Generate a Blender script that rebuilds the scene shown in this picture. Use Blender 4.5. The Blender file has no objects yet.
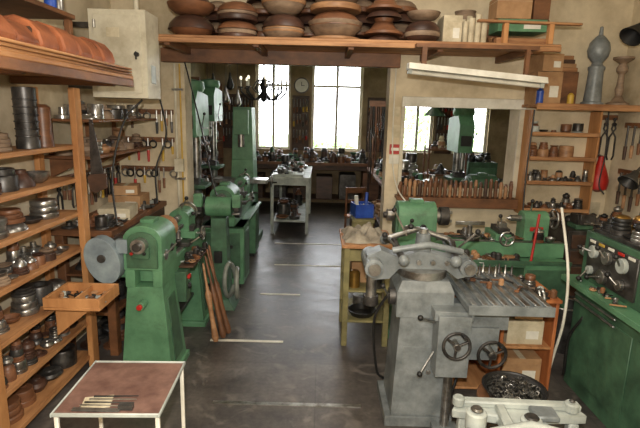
import bpy, math, random, bmesh
from mathutils import Vector, Matrix, Euler
R = random.Random(11)
sc = bpy.context.scene
sc.view_settings.view_transform = 'Standard'
pi = math.pi

def S(r, g, b):
    def f(c):
        c /= 255.0
        return c/12.92 if c <= .04045 else ((c+.055)/1.055)**2.4
    return (f(r), f(g), f(b), 1)

def mk(name, c1, c2=None, rough=.6, metal=0.0, scale=5, bump=0.0, stretch=(1, 1, 1), lo=.35, hi=.68, emit=0, detail=6, grime=None):
    m = bpy.data.materials.new(name)
    m.use_nodes = True
    nt = m.node_tree
    p = nt.nodes['Principled BSDF']
    p.inputs['Roughness'].default_value = rough
    p.inputs['Metallic'].default_value = metal
    if c2 is None:
        c2 = tuple(c*.6 for c in c1[:3])+(1,)
    tc = nt.nodes.new('ShaderNodeTexCoord')
    mp = nt.nodes.new('ShaderNodeMapping')
    mp.inputs['Scale'].default_value = stretch
    nt.links.new(tc.outputs['Object'], mp.inputs['Vector'])
    n = nt.nodes.new('ShaderNodeTexNoise')
    n.inputs['Scale'].default_value = scale
    n.inputs['Detail'].default_value = detail
    n.inputs['Roughness'].default_value = .65
    nt.links.new(mp.outputs['Vector'], n.inputs['Vector'])
    cr = nt.nodes.new('ShaderNodeValToRGB')
    cr.color_ramp.elements[0].position = lo
    cr.color_ramp.elements[1].position = hi
    cr.color_ramp.elements[0].color = c2
    cr.color_ramp.elements[1].color = c1
    nt.links.new(n.outputs['Fac'], cr.inputs['Fac'])
    out = cr.outputs['Color']
    if grime:
        g = nt.nodes.new('ShaderNodeTexNoise'); g.inputs['Scale'].default_value = 5; g.inputs['Detail'].default_value = 10; g.inputs['Roughness'].default_value = .8
        g.inputs['Distortion'].default_value = .6
        nt.links.new(tc.outputs['Object'], g.inputs['Vector'])
        gr = nt.nodes.new('ShaderNodeValToRGB'); gr.color_ramp.elements[0].position = .52; gr.color_ramp.elements[1].position = .75
        gr.color_ramp.elements[1].color = (.6, .6, .6, 1)
        nt.links.new(g.outputs['Fac'], gr.inputs['Fac'])
        mx = nt.nodes.new('ShaderNodeMixRGB'); mx.inputs[2].default_value = grime
        nt.links.new(gr.outputs['Color'], mx.inputs[0]); nt.links.new(out, mx.inputs[1]); out = mx.outputs[0]
    nt.links.new(out, p.inputs['Base Color'])
    if bump:
        bp = nt.nodes.new('ShaderNodeBump')
        bp.inputs['Strength'].default_value = bump
        bp.inputs['Distance'].default_value = .02
        nt.links.new(n.outputs['Fac'], bp.inputs['Height'])
        nt.links.new(bp.outputs['Normal'], p.inputs['Normal'])
    if emit:
        p.inputs['Emission Color'].default_value = c1
        p.inputs['Emission Strength'].default_value = emit
    return m

OIL = S(50, 58, 46)
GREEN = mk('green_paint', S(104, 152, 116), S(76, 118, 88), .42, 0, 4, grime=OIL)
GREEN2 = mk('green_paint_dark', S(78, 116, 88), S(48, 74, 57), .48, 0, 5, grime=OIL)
OLIVE = mk('olive_wood_paint', S(150, 142, 96), S(104, 98, 64), .6, 0, 6)
GREY = mk('grey_machine_paint', S(142, 148, 150), S(100, 106, 108), .42, .1, 7, grime=S(66, 66, 64))
LGREY = mk('light_grey_paint', S(190, 196, 190), S(146, 152, 148), .45, 0, 6)
BGREY = mk('blue_grey_sheet', S(146, 160, 166), S(108, 120, 128), .5, 0, 6)
STEEL = mk('steel', S(196, 196, 194), S(110, 106, 100), .28, .85, 9)
DSTEEL = mk('dark_steel', S(96, 94, 92), S(48, 45, 44), .4, .6, 9)
BLACK = mk('black_rubber', S(34, 33, 33), S(18, 18, 18), .5, 0, 9)
BRASS = mk('brass', S(190, 150, 80), S(120, 90, 44), .35, .8, 9)
PINE = mk('pine_wood', S(202, 148, 96), S(160, 108, 64), .6, 0, 7, .06, (1, 1, .3))
PINEH = mk('pine_shelf_wood', S(202, 150, 102), S(150, 102, 64), .6, 0, 9, .06, (1.5, .25, 2))
PINEX = mk('pine_plank_wood', S(190, 142, 98), S(130, 88, 56), .6, 0, 9, .06, (.25, 1.5, 2))
BWOOD = mk('brown_wood', S(132, 88, 56), S(86, 56, 36), .55, 0, 8, .1, (.5, .5, 1))
DWOOD = mk('dark_wood', S(84, 58, 42), S(50, 34, 26), .55, 0, 6, .1, (1, 1, 2))
TURN1 = mk('turned_wood_brown', S(134, 90, 62), S(92, 60, 42), .42, 0, 5, 0, (1, 1, 3))
TURN2 = mk('turned_wood_pale', S(180, 138, 100), S(132, 94, 64), .5, 0, 5, 0, (1, 1, 3))
TURN3 = mk('turned_wood_dark', S(88, 60, 48), S(52, 36, 30), .42, 0, 5, 0, (1, 1, 3))
TURN4 = mk('turned_board_greybrown', S(158, 136, 114), S(106, 86, 70), .6, 0, 5, 0, (1, 1, 3))
TERRA = mk('orange_brown_wood', S(176, 104, 64), S(116, 64, 40), .55, 0, 6)
CABW = mk('orange_cabinet_wood', S(200, 126, 74), S(152, 88, 50), .55, 0, 7, .05, (1, 1, .4))
PLAST = mk('wall_plaster', S(218, 204, 176), S(164, 148, 120), .85, 0, 1.6, .25, lo=.3, hi=.6)
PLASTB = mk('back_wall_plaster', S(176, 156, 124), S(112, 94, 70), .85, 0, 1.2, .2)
CEIL = mk('ceiling_plaster', S(200, 194, 178), S(170, 160, 140), .9, 0, 2)
WHITE = mk('white_paint', S(232, 230, 220), S(196, 192, 178), .5, 0, 4)
CARD = mk('cardboard', S(186, 148, 108), S(150, 114, 80), .8, 0, 5)
PAPER = mk('paper', S(212, 202, 176), S(172, 160, 134), .8, 0, 8)
RED = mk('red_plastic', S(196, 44, 34), S(150, 28, 24), .45, 0, 5)
BLUE = mk('blue_plastic', S(50, 92, 190), S(30, 62, 150), .4, 0, 5)
YELL = mk('yellow_plastic', S(204, 170, 70), S(170, 134, 44), .5, 0, 5)
RUST = mk('rust_top', S(140, 108, 96), S(98, 70, 62), .5, .1, 9, grime=S(80, 60, 54))
CLOTH = mk('grey_cloth', S(172, 164, 148), S(120, 112, 100), .9, 0, 8, .3)
HOSE = mk('grey_hose', S(138, 144, 136), S(104, 108, 102), .5, 0, 8)
LEAF = mk('foliage', S(196, 218, 170), S(150, 186, 120), .7, 0, 3)
GRASS = mk('grass', S(190, 205, 165), S(160, 178, 130), .9, 0, 3)
SWARF = mk('metal_shavings', S(120, 118, 112), S(14, 14, 14), .35, .7, 45, .8, lo=.45, hi=.6)
CREAM = mk('cream_enamel', S(204, 198, 178), S(162, 152, 130), .55, 0, 3, lo=.3, hi=.55, grime=S(150, 140, 118))
GLASSB = mk('bulb_glass', S(250, 240, 210), S(250, 240, 210), .3, 0, 3, emit=1.5)

FLOOR = bpy.data.materials.new('worn_floor'); FLOOR.use_nodes = True
nt = FLOOR.node_tree; p = nt.nodes['Principled BSDF']
tc = nt.nodes.new('ShaderNodeTexCoord')
n1 = nt.nodes.new('ShaderNodeTexNoise'); n1.inputs['Scale'].default_value = 1.1; n1.inputs['Detail'].default_value = 10; n1.inputs['Roughness'].default_value = .75
n2 = nt.nodes.new('ShaderNodeTexNoise'); n2.inputs['Scale'].default_value = 30; n2.inputs['Detail'].default_value = 5
n3 = nt.nodes.new('ShaderNodeTexNoise'); n3.inputs['Scale'].default_value = 4; n3.inputs['Detail'].default_value = 6; n3.inputs['Distortion'].default_value = 1.5
br = nt.nodes.new('ShaderNodeTexBrick'); br.inputs['Scale'].default_value = 1.0
br.inputs['Color1'].default_value = (1, 1, 1, 1); br.inputs['Color2'].default_value = (.8, .8, .8, 1); br.inputs['Mortar'].default_value = (.6, .6, .6, 1)
br.inputs['Mortar Size'].default_value = .004; br.inputs['Brick Width'].default_value = 1.9; br.inputs['Row Height'].default_value = .9
for n in (n1, n2, n3, br): nt.links.new(tc.outputs['Object'], n.inputs['Vector'])
cr = nt.nodes.new('ShaderNodeValToRGB')
cr.color_ramp.elements[0].position = .34; cr.color_ramp.elements[0].color = S(46, 44, 45)
cr.color_ramp.elements[1].position = .68; cr.color_ramp.elements[1].color = S(112, 104, 98)
nt.links.new(n1.outputs['Fac'], cr.inputs['Fac'])
mx = nt.nodes.new('ShaderNodeMixRGB'); mx.blend_type = 'MULTIPLY'; mx.inputs[0].default_value = .8
nt.links.new(cr.outputs['Color'], mx.inputs[1]); nt.links.new(br.outputs['Color'], mx.inputs[2])
mx2 = nt.nodes.new('ShaderNodeMixRGB'); mx2.blend_type = 'OVERLAY'; mx2.inputs[0].default_value = .45
nt.links.new(mx.outputs[0], mx2.inputs[1]); nt.links.new(n2.outputs['Fac'], mx2.inputs[2])
cr3 = nt.nodes.new('ShaderNodeValToRGB'); cr3.color_ramp.elements[0].position = .56; cr3.color_ramp.elements[1].position = .72
cr3.color_ramp.elements[0].color = (0, 0, 0, 1); cr3.color_ramp.elements[1].color = (.55, .55, .55, 1)
nt.links.new(n3.outputs['Fac'], cr3.inputs['Fac'])
mx3 = nt.nodes.new('ShaderNodeMixRGB'); mx3.inputs[2].default_value = S(140, 132, 124)
nt.links.new(cr3.outputs['Color'], mx3.inputs[0]); nt.links.new(mx2.outputs[0], mx3.inputs[1])
nt.links.new(mx3.outputs[0], p.inputs['Base Color'])
rr_ = nt.nodes.new('ShaderNodeMapRange'); rr_.inputs[3].default_value = .22; rr_.inputs[4].default_value = .55
nt.links.new(n3.outputs['Fac'], rr_.inputs[0]); nt.links.new(rr_.outputs[0], p.inputs['Roughness'])
bp = nt.nodes.new('ShaderNodeBump'); bp.inputs['Strength'].default_value = .2; bp.inputs['Distance'].default_value = .01
nt.links.new(n1.outputs['Fac'], bp.inputs['Height']); nt.links.new(bp.outputs['Normal'], p.inputs['Normal'])

class B:
    def __init__(s, name, loc=(0, 0, 0), rz=0):
        s.name = name; s.loc = Vector(loc); s.rz = math.radians(rz)
        s.v = []; s.f = []; s.m = []; s.mats = []
    def add(s, vs, fs, mat, M=None):
        if mat not in s.mats: s.mats.append(mat)
        k = s.mats.index(mat); o = len(s.v)
        for q in vs:
            q = Vector(q)
            if M is not None: q = M @ q
            s.v.append(q)
        for f in fs:
            s.f.append([i+o for i in f]); s.m.append(k)
    def frus(s, c, s1, s2, h, mat, off=(0, 0)):
        a, b = s1[0]/2, s1[1]/2; e, d = s2[0]/2, s2[1]/2
        ox, oy = off
        vs = [(-a, -b, 0), (a, -b, 0), (a, b, 0), (-a, b, 0), (ox-e, oy-d, h), (ox+e, oy-d, h), (ox+e, oy+d, h), (ox-e, oy+d, h)]
        s.add(vs, [(3, 2, 1, 0), (4, 5, 6, 7), (0, 1, 5, 4), (1, 2, 6, 5), (2, 3, 7, 6), (3, 0, 4, 7)], mat, Matrix.Translation(c))
    def box(s, c, sz, mat, rot=None):
        x, y, z = sz[0]/2, sz[1]/2, sz[2]/2
        M = Matrix.Translation(c)
        if rot: M = M @ Euler([math.radians(a) for a in rot]).to_matrix().to_4x4()
        vs = [(-x, -y, -z), (x, -y, -z), (x, y, -z), (-x, y, -z), (-x, -y, z), (x, -y, z), (x, y, z), (-x, y, z)]
        s.add(vs, [(3, 2, 1, 0), (4, 5, 6, 7), (0, 1, 5, 4), (1, 2, 6, 5), (2, 3, 7, 6), (3, 0, 4, 7)], mat, M)
    def bx(s, x0, x1, y0, y1, z0, z1, mat):
        s.box(((x0+x1)/2, (y0+y1)/2, (z0+z1)/2), (x1-x0, y1-y0, z1-z0), mat)
    def lathe(s, prof, c, mat, axis=(0, 0, 1), seg=20, cap=True):
        q = Vector((0, 0, 1)).rotation_difference(Vector(axis).normalized())
        M = Matrix.Translation(c) @ q.to_matrix().to_4x4()
        vs = []; rings = []
        for r, z in prof:
            if r <= 1e-5:
                rings.append([len(vs)]); vs.append((0, 0, z))
            else:
                st = len(vs)
                for i in range(seg):
                    a = 2*pi*i/seg
                    vs.append((r*math.cos(a), r*math.sin(a), z))
                rings.append(list(range(st, st+seg)))
        fs = []
        for a, b in zip(rings, rings[1:]):
            for i in range(seg):
                j = (i+1) % seg
                if len(a) == 1 and len(b) == 1: continue
                if len(a) == 1: fs.append((a[0], b[j], b[i]))
                elif len(b) == 1: fs.append((a[i], a[j], b[0]))
                else: fs.append((a[i], a[j], b[j], b[i]))
        if cap:
            if len(rings[0]) > 1: fs.append(tuple(reversed(rings[0])))
            if len(rings[-1]) > 1: fs.append(tuple(rings[-1]))
        s.add(vs, fs, mat, M)
    def cyl(s, a, b, r, mat, r2=None, seg=16):
        a = Vector(a); b = Vector(b); d = b-a
        s.lathe([(r, 0), (r if r2 is None else r2, d.length)], a, mat, d, seg)
    def sph(s, c, r, mat, sc=(1, 1, 1), seg=14):
        n = 8
        prof = [(math.sin(pi*i/n)*r, -math.cos(pi*i/n)*r) for i in range(n+1)]
        prof[0] = (0, -r); prof[-1] = (0, r)
        o = len(s.v)
        s.lathe(prof, (0, 0, 0), mat, seg=seg)
        for i in range(o, len(s.v)):
            q = s.v[i]; s.v[i] = Vector((q.x*sc[0]+c[0], q.y*sc[1]+c[1], q.z*sc[2]+c[2]))
    def tube(s, pts, r, mat, seg=8, closed=False):
        pts = [Vector(q) for q in pts]; n = len(pts); vs = []; fs = []
        nrm = None
        for i, q in enumerate(pts):
            if closed: t = pts[(i+1) % n]-pts[i-1]
            else: t = pts[min(i+1, n-1)]-pts[max(i-1, 0)]
            t.normalize()
            if nrm is None:
                nrm = t.orthogonal().normalized()
            nrm = (nrm - t*nrm.dot(t)).normalized()
            bn = t.cross(nrm)
            rr = r[i] if isinstance(r, (list, tuple)) else r
            for k in range(seg):
                a = 2*pi*k/seg
                vs.append(q+nrm*rr*math.cos(a)+bn*rr*math.sin(a))
        for i in range(n if closed else n-1):
            j = (i+1) % n
            for k in range(seg):
                l = (k+1) % seg
                fs.append((i*seg+k, i*seg+l, j*seg+l, j*seg+k))
        if not closed:
            fs.append(tuple(reversed(range(seg)))); fs.append(tuple(range((n-1)*seg, n*seg)))
        s.add(vs, fs, mat)
    def curve(s, pts, r, mat, seg=7, sub=6):
        P = [Vector(q) for q in pts]; P = [P[0]*2-P[1]]+P+[P[-1]*2-P[-2]]; out = []
        for i in range(1, len(P)-2):
            for k in range(sub):
                t = k/sub
                out.append(.5*((2*P[i])+(P[i+1]-P[i-1])*t+(2*P[i-1]-5*P[i]+4*P[i+1]-P[i+2])*t*t+(3*P[i]-P[i-1]-3*P[i+1]+P[i+2])*t**3))
        out.append(P[-2]); s.tube(out, r, mat, seg)
    def ring(s, c, Rr, r, mat, axis=(0, 0, 1), n=24, seg=6):
        q = Vector((0, 0, 1)).rotation_difference(Vector(axis).normalized())
        s.tube([Vector(c)+q @ Vector((Rr*math.cos(2*pi*i/n), Rr*math.sin(2*pi*i/n), 0)) for i in range(n)], r, mat, seg, True)
    def prism(s, pts, a0, a1, mat, ax='x'):
        def P(u, v, a):
            return {'x': (a, u, v), 'y': (u, a, v), 'z': (u, v, a)}[ax]
        n = len(pts)
        vs = [P(u, v, a0) for u, v in pts]+[P(u, v, a1) for u, v in pts]
        fs = [tuple(reversed(range(n))), tuple(range(n, 2*n))]
        for i in range(n):
            j = (i+1) % n; fs.append((i, j, j+n, i+n))
        s.add(vs, fs, mat)
    def done(s, bevel=.004):
        me = bpy.data.meshes.new(s.name)
        me.from_pydata([tuple(q) for q in s.v], [], s.f)
        for m in s.mats: me.materials.append(m)
        me.polygons.foreach_set('material_index', s.m)
        me.polygons.foreach_set('use_smooth', [True]*len(s.f))
        me.update()
        bm = bmesh.new(); bm.from_mesh(me); bmesh.ops.recalc_face_normals(bm, faces=bm.faces); bm.to_mesh(me); bm.free()
        me.set_sharp_from_angle(angle=math.radians(38))
        ob = bpy.data.objects.new(s.name, me)
        sc.collection.objects.link(ob)
        ob.location = s.loc; ob.rotation_euler = (0, 0, s.rz)
        if bevel:
            md = ob.modifiers.new('bev', 'BEVEL'); md.width = bevel; md.segments = 1
            md.limit_method = 'ANGLE'; md.angle_limit = math.radians(50)
        return ob

def arch(hw, z0, z1, n=10):
    pts = [(-hw, z0), (hw, z0)]
    for i in range(n+1):
        a = pi*i/n
        pts.append((hw*math.cos(a), z1+hw*.8*math.sin(a)))
    return pts

def handwheel(b, c, Rr, axis, mat=STEEL, rim=.011):
    axis = Vector(axis).normalized(); c = Vector(c)
    b.ring(c, Rr, rim, mat, axis, 22, 6)
    b.cyl(c-axis*.025, c+axis*.025, Rr*.22, mat, seg=12)
    q = Vector((0, 0, 1)).rotation_difference(axis)
    for k in range(3):
        a = 2*pi*k/3+.4
        d = q @ Vector((math.cos(a), math.sin(a), 0))
        b.cyl(c+d*Rr*.15, c+d*Rr, rim*.75, mat, seg=8)
    d = q @ Vector((math.cos(1.2), math.sin(1.2), 0))
    b.cyl(c+d*Rr, c+d*Rr+axis*.07, .011, BLACK, seg=8)

def lever(b, p, q, mat=STEEL, knob=BLACK, r=.007):
    b.cyl(p, q, r, mat, seg=8); b.sph(q, r*2.6, knob, seg=10)

def bowl(b, c, r, h, mat, up=True, seg=28):
    pr = [(0, 0), (.4*r, 0), (.72*r, .22*h), (.93*r, .62*h), (r, h), (.94*r, h), (.6*r, .35*h), (0, .2*h)]
    if not up: pr = [(a, h-z) for a, z in pr]
    b.lathe(pr, c, mat, seg=seg, cap=False)

def item(b, x, y, z, r, h, mat, kind):
    c = (x, y, z)
    if kind == 0: b.lathe([(r, 0), (r, h*.9), (r*.92, h), (r*.5, h), (r*.5, h*.8), (0, h*.8)], c, mat)
    elif kind == 1: b.lathe([(r, 0), (r, h*.3), (r*.45, h*.36), (r*.4, h), (0, h)], c, mat)
    elif kind == 2: bowl(b, c, r, h*.6, mat, False, 20)
    elif kind == 3:
        for i in range(3):
            rr = r*(1-.12*i*R.random())
            b.lathe([(rr*.96, 0), (rr, h*.05), (rr, h*.24), (rr*.93, h*.3), (0, h*.3)], (x, y, z+i*h*.3), mat)
    elif kind == 4: b.lathe([(r, 0), (r*.95, h*.25), (r*.5, h*.75), (r*.42, h*.8), (r*.42, h), (0, h)], c, mat)
    elif kind == 5: bowl(b, c, r, h*.55, mat, True, 20)
    elif kind == 6: b.lathe([(r*.7, 0), (r*.75, h*.1), (r, h*.4), (r*.85, h*.7), (r*.4, h*.85), (r*.45, h), (0, h)], c, mat)
    return {2: .6, 5: .55, 3: .9}.get(kind, 1)*h

def pile(b, x, y, z, r, hm, mats):
    top = z+hm*R.uniform(.7, 1); first = True; n = 0
    while n < 7:
        h = r*R.uniform(.5, 1.7); n += 1
        if z+h > top:
            if not first: break
            h = top-z
        k = R.choice([0, 0, 1, 2, 3, 3, 4, 5, 6])
        dz = item(b, x, y, z, r, h, R.choice(mats), k)
        z += dz
        first = False
        if k in (1, 4, 6, 5): break
        r *= R.uniform(.8, .99)

def clutter_y(b, x0, x1, y0, y1, z, mats, hm, rm=(.035, .07), rows=2, fill=1.0):
    for row in range(rows):
        w = (x1-x0)/rows
        y = y0
        while True:
            r = min(R.uniform(*rm), w*.49)
            if y+2*r > y1: break
            if R.random() < fill: pile(b, x0+w*(row+.5), y+r, z, r, hm, mats)
            y += 2*r+R.uniform(.001, .008)

def clutter_x(b, x0, x1, y0, y1, z, mats, hm, rm=(.03, .06), rows=2, fill=1.0):
    for row in range(rows):
        w = (y1-y0)/rows
        x = x0
        while True:
            r = min(R.uniform(*rm), w*.49)
            if x+2*r > x1: break
            if R.random() < fill: pile(b, x+r, y0+w*(row+.5), z, r, hm, mats)
            x += 2*r+R.uniform(.001, .01)

def scraps(b, x0, x1, y0, y1, z, n, big=1.0, mats=None):
    mats = mats or [STEEL, DSTEEL, BLACK, BWOOD, TURN2, DSTEEL, LGREY]
    for i in range(n):
        x = R.uniform(x0, x1); y = R.uniform(y0, y1); a = R.uniform(0, pi); m = R.choice(mats); k = R.randrange(5)
        zz = z+.0006*i
        if k == 0:
            l = R.uniform(.03, .07)*big; b.cyl((x-l*math.cos(a), y-l*math.sin(a), zz+.008), (x+l*math.cos(a), y+l*math.sin(a), zz+.008), .008*big, m, seg=8)
        elif k == 1: b.box((x, y, zz+.014*big), (R.uniform(.03, .08)*big, R.uniform(.02, .05)*big, .028*big), m, (0, 0, math.degrees(a)))
        elif k == 2: b.lathe([(.022*big, 0), (.022*big, .045*big), (.012*big, .055*big), (0, .055*big)], (x, y, zz), m, seg=12)
        elif k == 3: b.ring((x, y, zz+.007), .025*big, .007, m, (0, 0, 1), 14, 6)
        else:
            l = .06*big; c, s_ = math.cos(a), math.sin(a)
            b.box((x, y, zz+.006), (2*l, .016*big, .01), m, (0, 0, math.degrees(a))); b.ring((x+l*c, y+l*s_, zz+.007), .014*big, .006, m, (0, 0, 1), 10, 5); b.ring((x-l*c, y-l*s_, zz+.007), .014*big, .006, m, (0, 0, 1), 10, 5)

# ------------------------------------------------ ROOM
HR = 3.6
b = B('floor'); b.bx(-2.9, 4.7, -1.8, 11.3, -.1, 0, FLOOR); b.done(0)
b = B('ceiling'); b.bx(-2.9, 4.7, -1.8, 11.3, HR, HR+.1, CEIL); b.done(0)
b = B('wall_left'); b.bx(-2.3, -2.1, -1.6, 5.0, 0, HR, PLAST); b.done(0)
b = B('wall_right'); b.bx(3.0, 3.2, -1.6, 5.0, 0, HR, PLAST); b.done(0)
b = B('wall_rear'); b.bx(-2.3, 3.2, -1.8, -1.6, 0, HR, PLAST); b.done(0)
b = B('wall_partition')
b.bx(-2.8, -1.4, 5.0, 5.25, 0, HR, PLAST)
b.bx(-1.4, .67, 5.0, 5.25, 2.63, HR, PLAST)
b.bx(.67, .84, 5.0, 5.25, 0, HR, PLAST)
b.bx(.84, 2.0, 5.0, 5.25, 2.13, HR, PLAST)
b.bx(.84, 2.0, 5.0, 5.25, 0, 1.25, PLAST)
b.bx(2.0, 4.6, 5.0, 5.25, 0, HR, PLAST)
b.done(0)
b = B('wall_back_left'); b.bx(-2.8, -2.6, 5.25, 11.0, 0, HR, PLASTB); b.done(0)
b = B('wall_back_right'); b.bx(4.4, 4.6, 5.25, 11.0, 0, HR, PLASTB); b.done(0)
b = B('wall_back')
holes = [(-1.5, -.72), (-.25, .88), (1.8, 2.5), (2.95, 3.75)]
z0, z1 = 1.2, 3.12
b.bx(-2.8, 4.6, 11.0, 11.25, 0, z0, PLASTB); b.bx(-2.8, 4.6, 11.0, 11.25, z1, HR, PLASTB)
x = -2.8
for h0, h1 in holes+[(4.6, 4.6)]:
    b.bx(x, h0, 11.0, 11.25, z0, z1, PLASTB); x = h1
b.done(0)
for i, (h0, h1) in enumerate(holes):
    b = B('window_%d' % (i+1))
    for xx in (h0+.03, h1-.03): b.bx(xx-.03, xx+.03, 11.08, 11.14, z0, z1, WHITE)
    m = (h0+h1)/2
    b.bx(m-.03, m+.03, 11.08, 11.14, z0, z1, WHITE)
    for zz in (z0+.03, z1-.03, 2.62): b.bx(h0+.06, h1-.06, 11.085, 11.135, zz-.025, zz+.025, WHITE)
    b.done()
b = B('trim_1')
b.bx(.8, 2.05, 4.96, 5.0, 2.1, 2.2, WHITE); b.bx(.8, .84, 4.98, 5.0, 1.2, 2.1, CREAM); b.bx(2.0, 2.05, 4.98, 5.0, 1.2, 2.1, CREAM)
b.done()
b = B('trim_2'); b.bx(-1.6, .75, 4.9, 5.0, 2.47, 2.6, BWOOD); b.done()
for i, (yy, xa, xb) in enumerate([(3.03, -.72, .32), (3.97, -.95, -.3), (5.12, -.65, -.2), (6.2, -.6, .38), (7.3, -.7, .5)]):
    b = B('floor_strip'); b.bx(xa, xb, yy-.016, yy+.016, 0, .006, WHITE if i else STEEL); b.done(0)

b = B('garden_ground'); b.bx(-25, 30, 11.3, 50, -.2, -.1, GRASS); b.done(0)
for k in range(4):
    b = B('garden_bush')
    cx = -3+k*3.2; cy = 17+R.uniform(0, 1.5); tall = 1.1 if k < 2 else 2.4
    for i in range(1200):
        a = R.uniform(0, 2*pi); h = R.uniform(0, tall); rr = 1.6*math.sqrt(R.random())*(1-(h/(tall*1.35))**2)
        c = Vector((cx+rr*math.cos(a), cy+rr*.7*math.sin(a), -.1+h))
        M = Matrix.Translation(c) @ Euler((R.uniform(0, 6), R.uniform(0, 6), R.uniform(0, 6))).to_matrix().to_4x4()
        q = .12
        b.add([(-q, 0, 0), (0, -q*.5, 0), (q, 0, 0), (0, q*.5, 0)], [(0, 1, 2, 3)], LEAF, M)
    b.cyl((cx, cy, -.1), (cx, cy, .8), .08, DWOOD)
    b.done(0)

# ------------------------------------------------ LEFT SHELVING
levels = [.1, .38, .68, .98, 1.25, 1.5, 1.74]
b = B('storage_shelf')
for yy in (1.25, 2.4, 3.5):
    b.bx(-1.79, -1.745, yy-.045, yy+.045, 0, 2.14, PINE)
    b.bx(-2.08, -2.04, yy-.035, yy+.035, 0, 2.14, PINE)
for z in levels:
    b.bx(-2.08, -1.795, 1.2, 3.54, z-.024, z, PINEH)
    b.bx(-1.795, -1.775, 1.2, 3.455, z-.03, z+.004, PINEH)
b.done()
MS = [[TURN1, TURN3, TURN1, DSTEEL], [STEEL, TURN1, TURN3, DSTEEL], [STEEL, TURN1, STEEL, TURN3, DSTEEL], [TURN1, STEEL, TURN4, STEEL, TURN3], [STEEL, TURN1, STEEL, DSTEEL], [STEEL, TURN4, DSTEEL, TURN3], [TURN4, TURN1, TURN4, TURN3]]
for i, z in enumerate(levels):
    b = B('turned_spinning_forms')
    mats = MS[i]
    gap = (levels[i+1]-z) if i < 6 else .32
    ye = 3.44 if i < 6 else 2.98
    if i in (4, 5, 6): clutter_y(b, -2.03, -1.8, 1.3, ye, z, mats, gap*.84, (.07, .112), 1)
    elif i in (1, 3): clutter_y(b, -2.03, -1.8, 1.3, ye, z, mats, gap*.88, (.04, .057), 2)
    else: clutter_y(b, -2.03, -1.8, 1.3, ye, z, mats, gap*.85, (.06, .1), 1)
    if i == 6:
        b.lathe([(.07, 0), (.07, .05), (.064, .06), (.067, .38), (0, .38)], (-1.87, 3.08, z), DSTEEL)
        for k in range(6): b.ring((-1.87, 3.08, z+.08+k*.045), .066, .006, DSTEEL)
        b.lathe([(.06, 0), (.05, .1), (.055, .26), (.03, .28), (0, .28)], (-1.86, 3.24, z), TURN1)
        b.lathe([(.05, 0), (.04, .1), (.045, .2), (0, .22)], (-2.0, 3.4, z), TURN1)
    b.done(.002)

b = B('wooden_tray')
b.bx(-1.74, -1.38, 2.85, 3.15, .74, .76, PINE)
b.bx(-1.74, -1.38, 2.85, 2.87, .76, .82, PINE); b.bx(-1.74, -1.38, 3.13, 3.15, .76, .82, PINE)
b.bx(-1.4, -1.38, 2.87, 3.13, .76, .82, PINE); b.bx(-1.74, -1.72, 2.87, 3.13, .76, .82, PINE)
b.bx(-1.56, -1.55, 2.87, 3.13, .76, .81, PINE)
scraps(b, -1.7, -1.58, 2.92, 3.08, .76, 18, .7); scraps(b, -1.53, -1.42, 2.92, 3.08, .76, 18, .7)
b.prism([(-1.74, .5), (-1.74, .74), (-1.45, .74)], 2.98, 3.01, PINE, 'y')
b.done(.002)

b = B('overhead_shelf')
b.bx(-2.09, -1.3, 1.3, 3.4, 2.2, 2.225, PINEH); b.bx(-1.33, -1.3, 1.3, 3.4, 2.15, 2.2, BWOOD)
b.bx(-2.09, -1.62, 1.3, 3.3, 2.56, 2.59, BWOOD)
for yy in (1.4, 2.3, 3.3):
    b.bx(-2.09, -1.4, yy, yy+.04, 2.15, 2.2, BWOOD)
    b.bx(-1.68, -1.64, yy-.04, yy, 2.225, 2.56, BWOOD)
for k in range(3): b.bx(-1.42+.02*k, -1.3+.02*k, 1.5, 3.38-.05*k, 2.225+k*.014, 2.238+k*.014, PINEH)
b.done()
b = B('wooden_mould_block')
y = 1.5
while y < 3.22:
    w = R.uniform(.15, .2); dh = R.uniform(-.035, .02); dx = R.uniform(-.015, .015)
    b.prism([(-1.6, 2.268), (-1.34+dx, 2.268), (-1.33+dx, 2.3), (-1.345+dx, 2.35+dh), (-1.39+dx, 2.4+dh), (-1.46, 2.425+dh), (-1.56, 2.41+dh), (-1.6, 2.38+dh)], y, y+w-.02, TERRA, 'y')
    b.bx(-1.56, -1.37, y+w-.02, y+w, 2.268, 2.37, DWOOD)
    y += w
b.done(.014)
b = B('stacked_turned_bowls')
for yy, r, m in ((1.9, .16, TURN3), (2.3, .17, TURN1), (2.66, .15, TURN3), (2.98, .14, TURN1)):
    for k in range(4):
        bowl(b, (-1.83, yy, 2.59+k*.09), r*(1-.08*k), .1, m if k % 2 else TURN4, k % 2 == 0)
for yy in (3.16, 3.25): b.lathe([(.035, 0), (.035, .14), (.02, .16), (.02, .18), (0, .18)], (-1.7, yy, 2.59), BLUE if yy < 3.2 else STEEL)
b.done(0)
b = B('stored_moulds'); clutter_y(b, -2.05, -1.72, 1.4, 3.3, 2.225, [TURN3, TURN1, DSTEEL, TURN4], .3, (.07, .1), 2); b.done(0)

b = B('electrical_cabinet', (-1.6, 4.05, 2.08))
b.box((0, 0, .34), (.44, .3, .66), CREAM)
b.box((0, -.155, .34), (.36, .012, .58), CREAM)
for zz in (.12, .56): b.cyl((-.17, -.165, zz-.03), (-.17, -.165, zz+.03), .012, STEEL, seg=8)
b.cyl((.15, -.16, .34), (.15, -.19, .34), .018, BLACK); b.box((.15, -.19, .33), (.012, .01, .06), BLACK)
b.cyl((.1, 0, .67), (.1, 0, 1.5), .02, CREAM)
b.box((.221, -.02, .2), (.01, .1, .14), LGREY); b.box((-.36, .05, .1), (.28, .06, .04), DSTEEL); b.box((-.36, .05, .58), (.28, .06, .04), DSTEEL)
b.box((-.03, -.163, .5), (.1, .004, .07), PAPER)
b.done()

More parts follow.
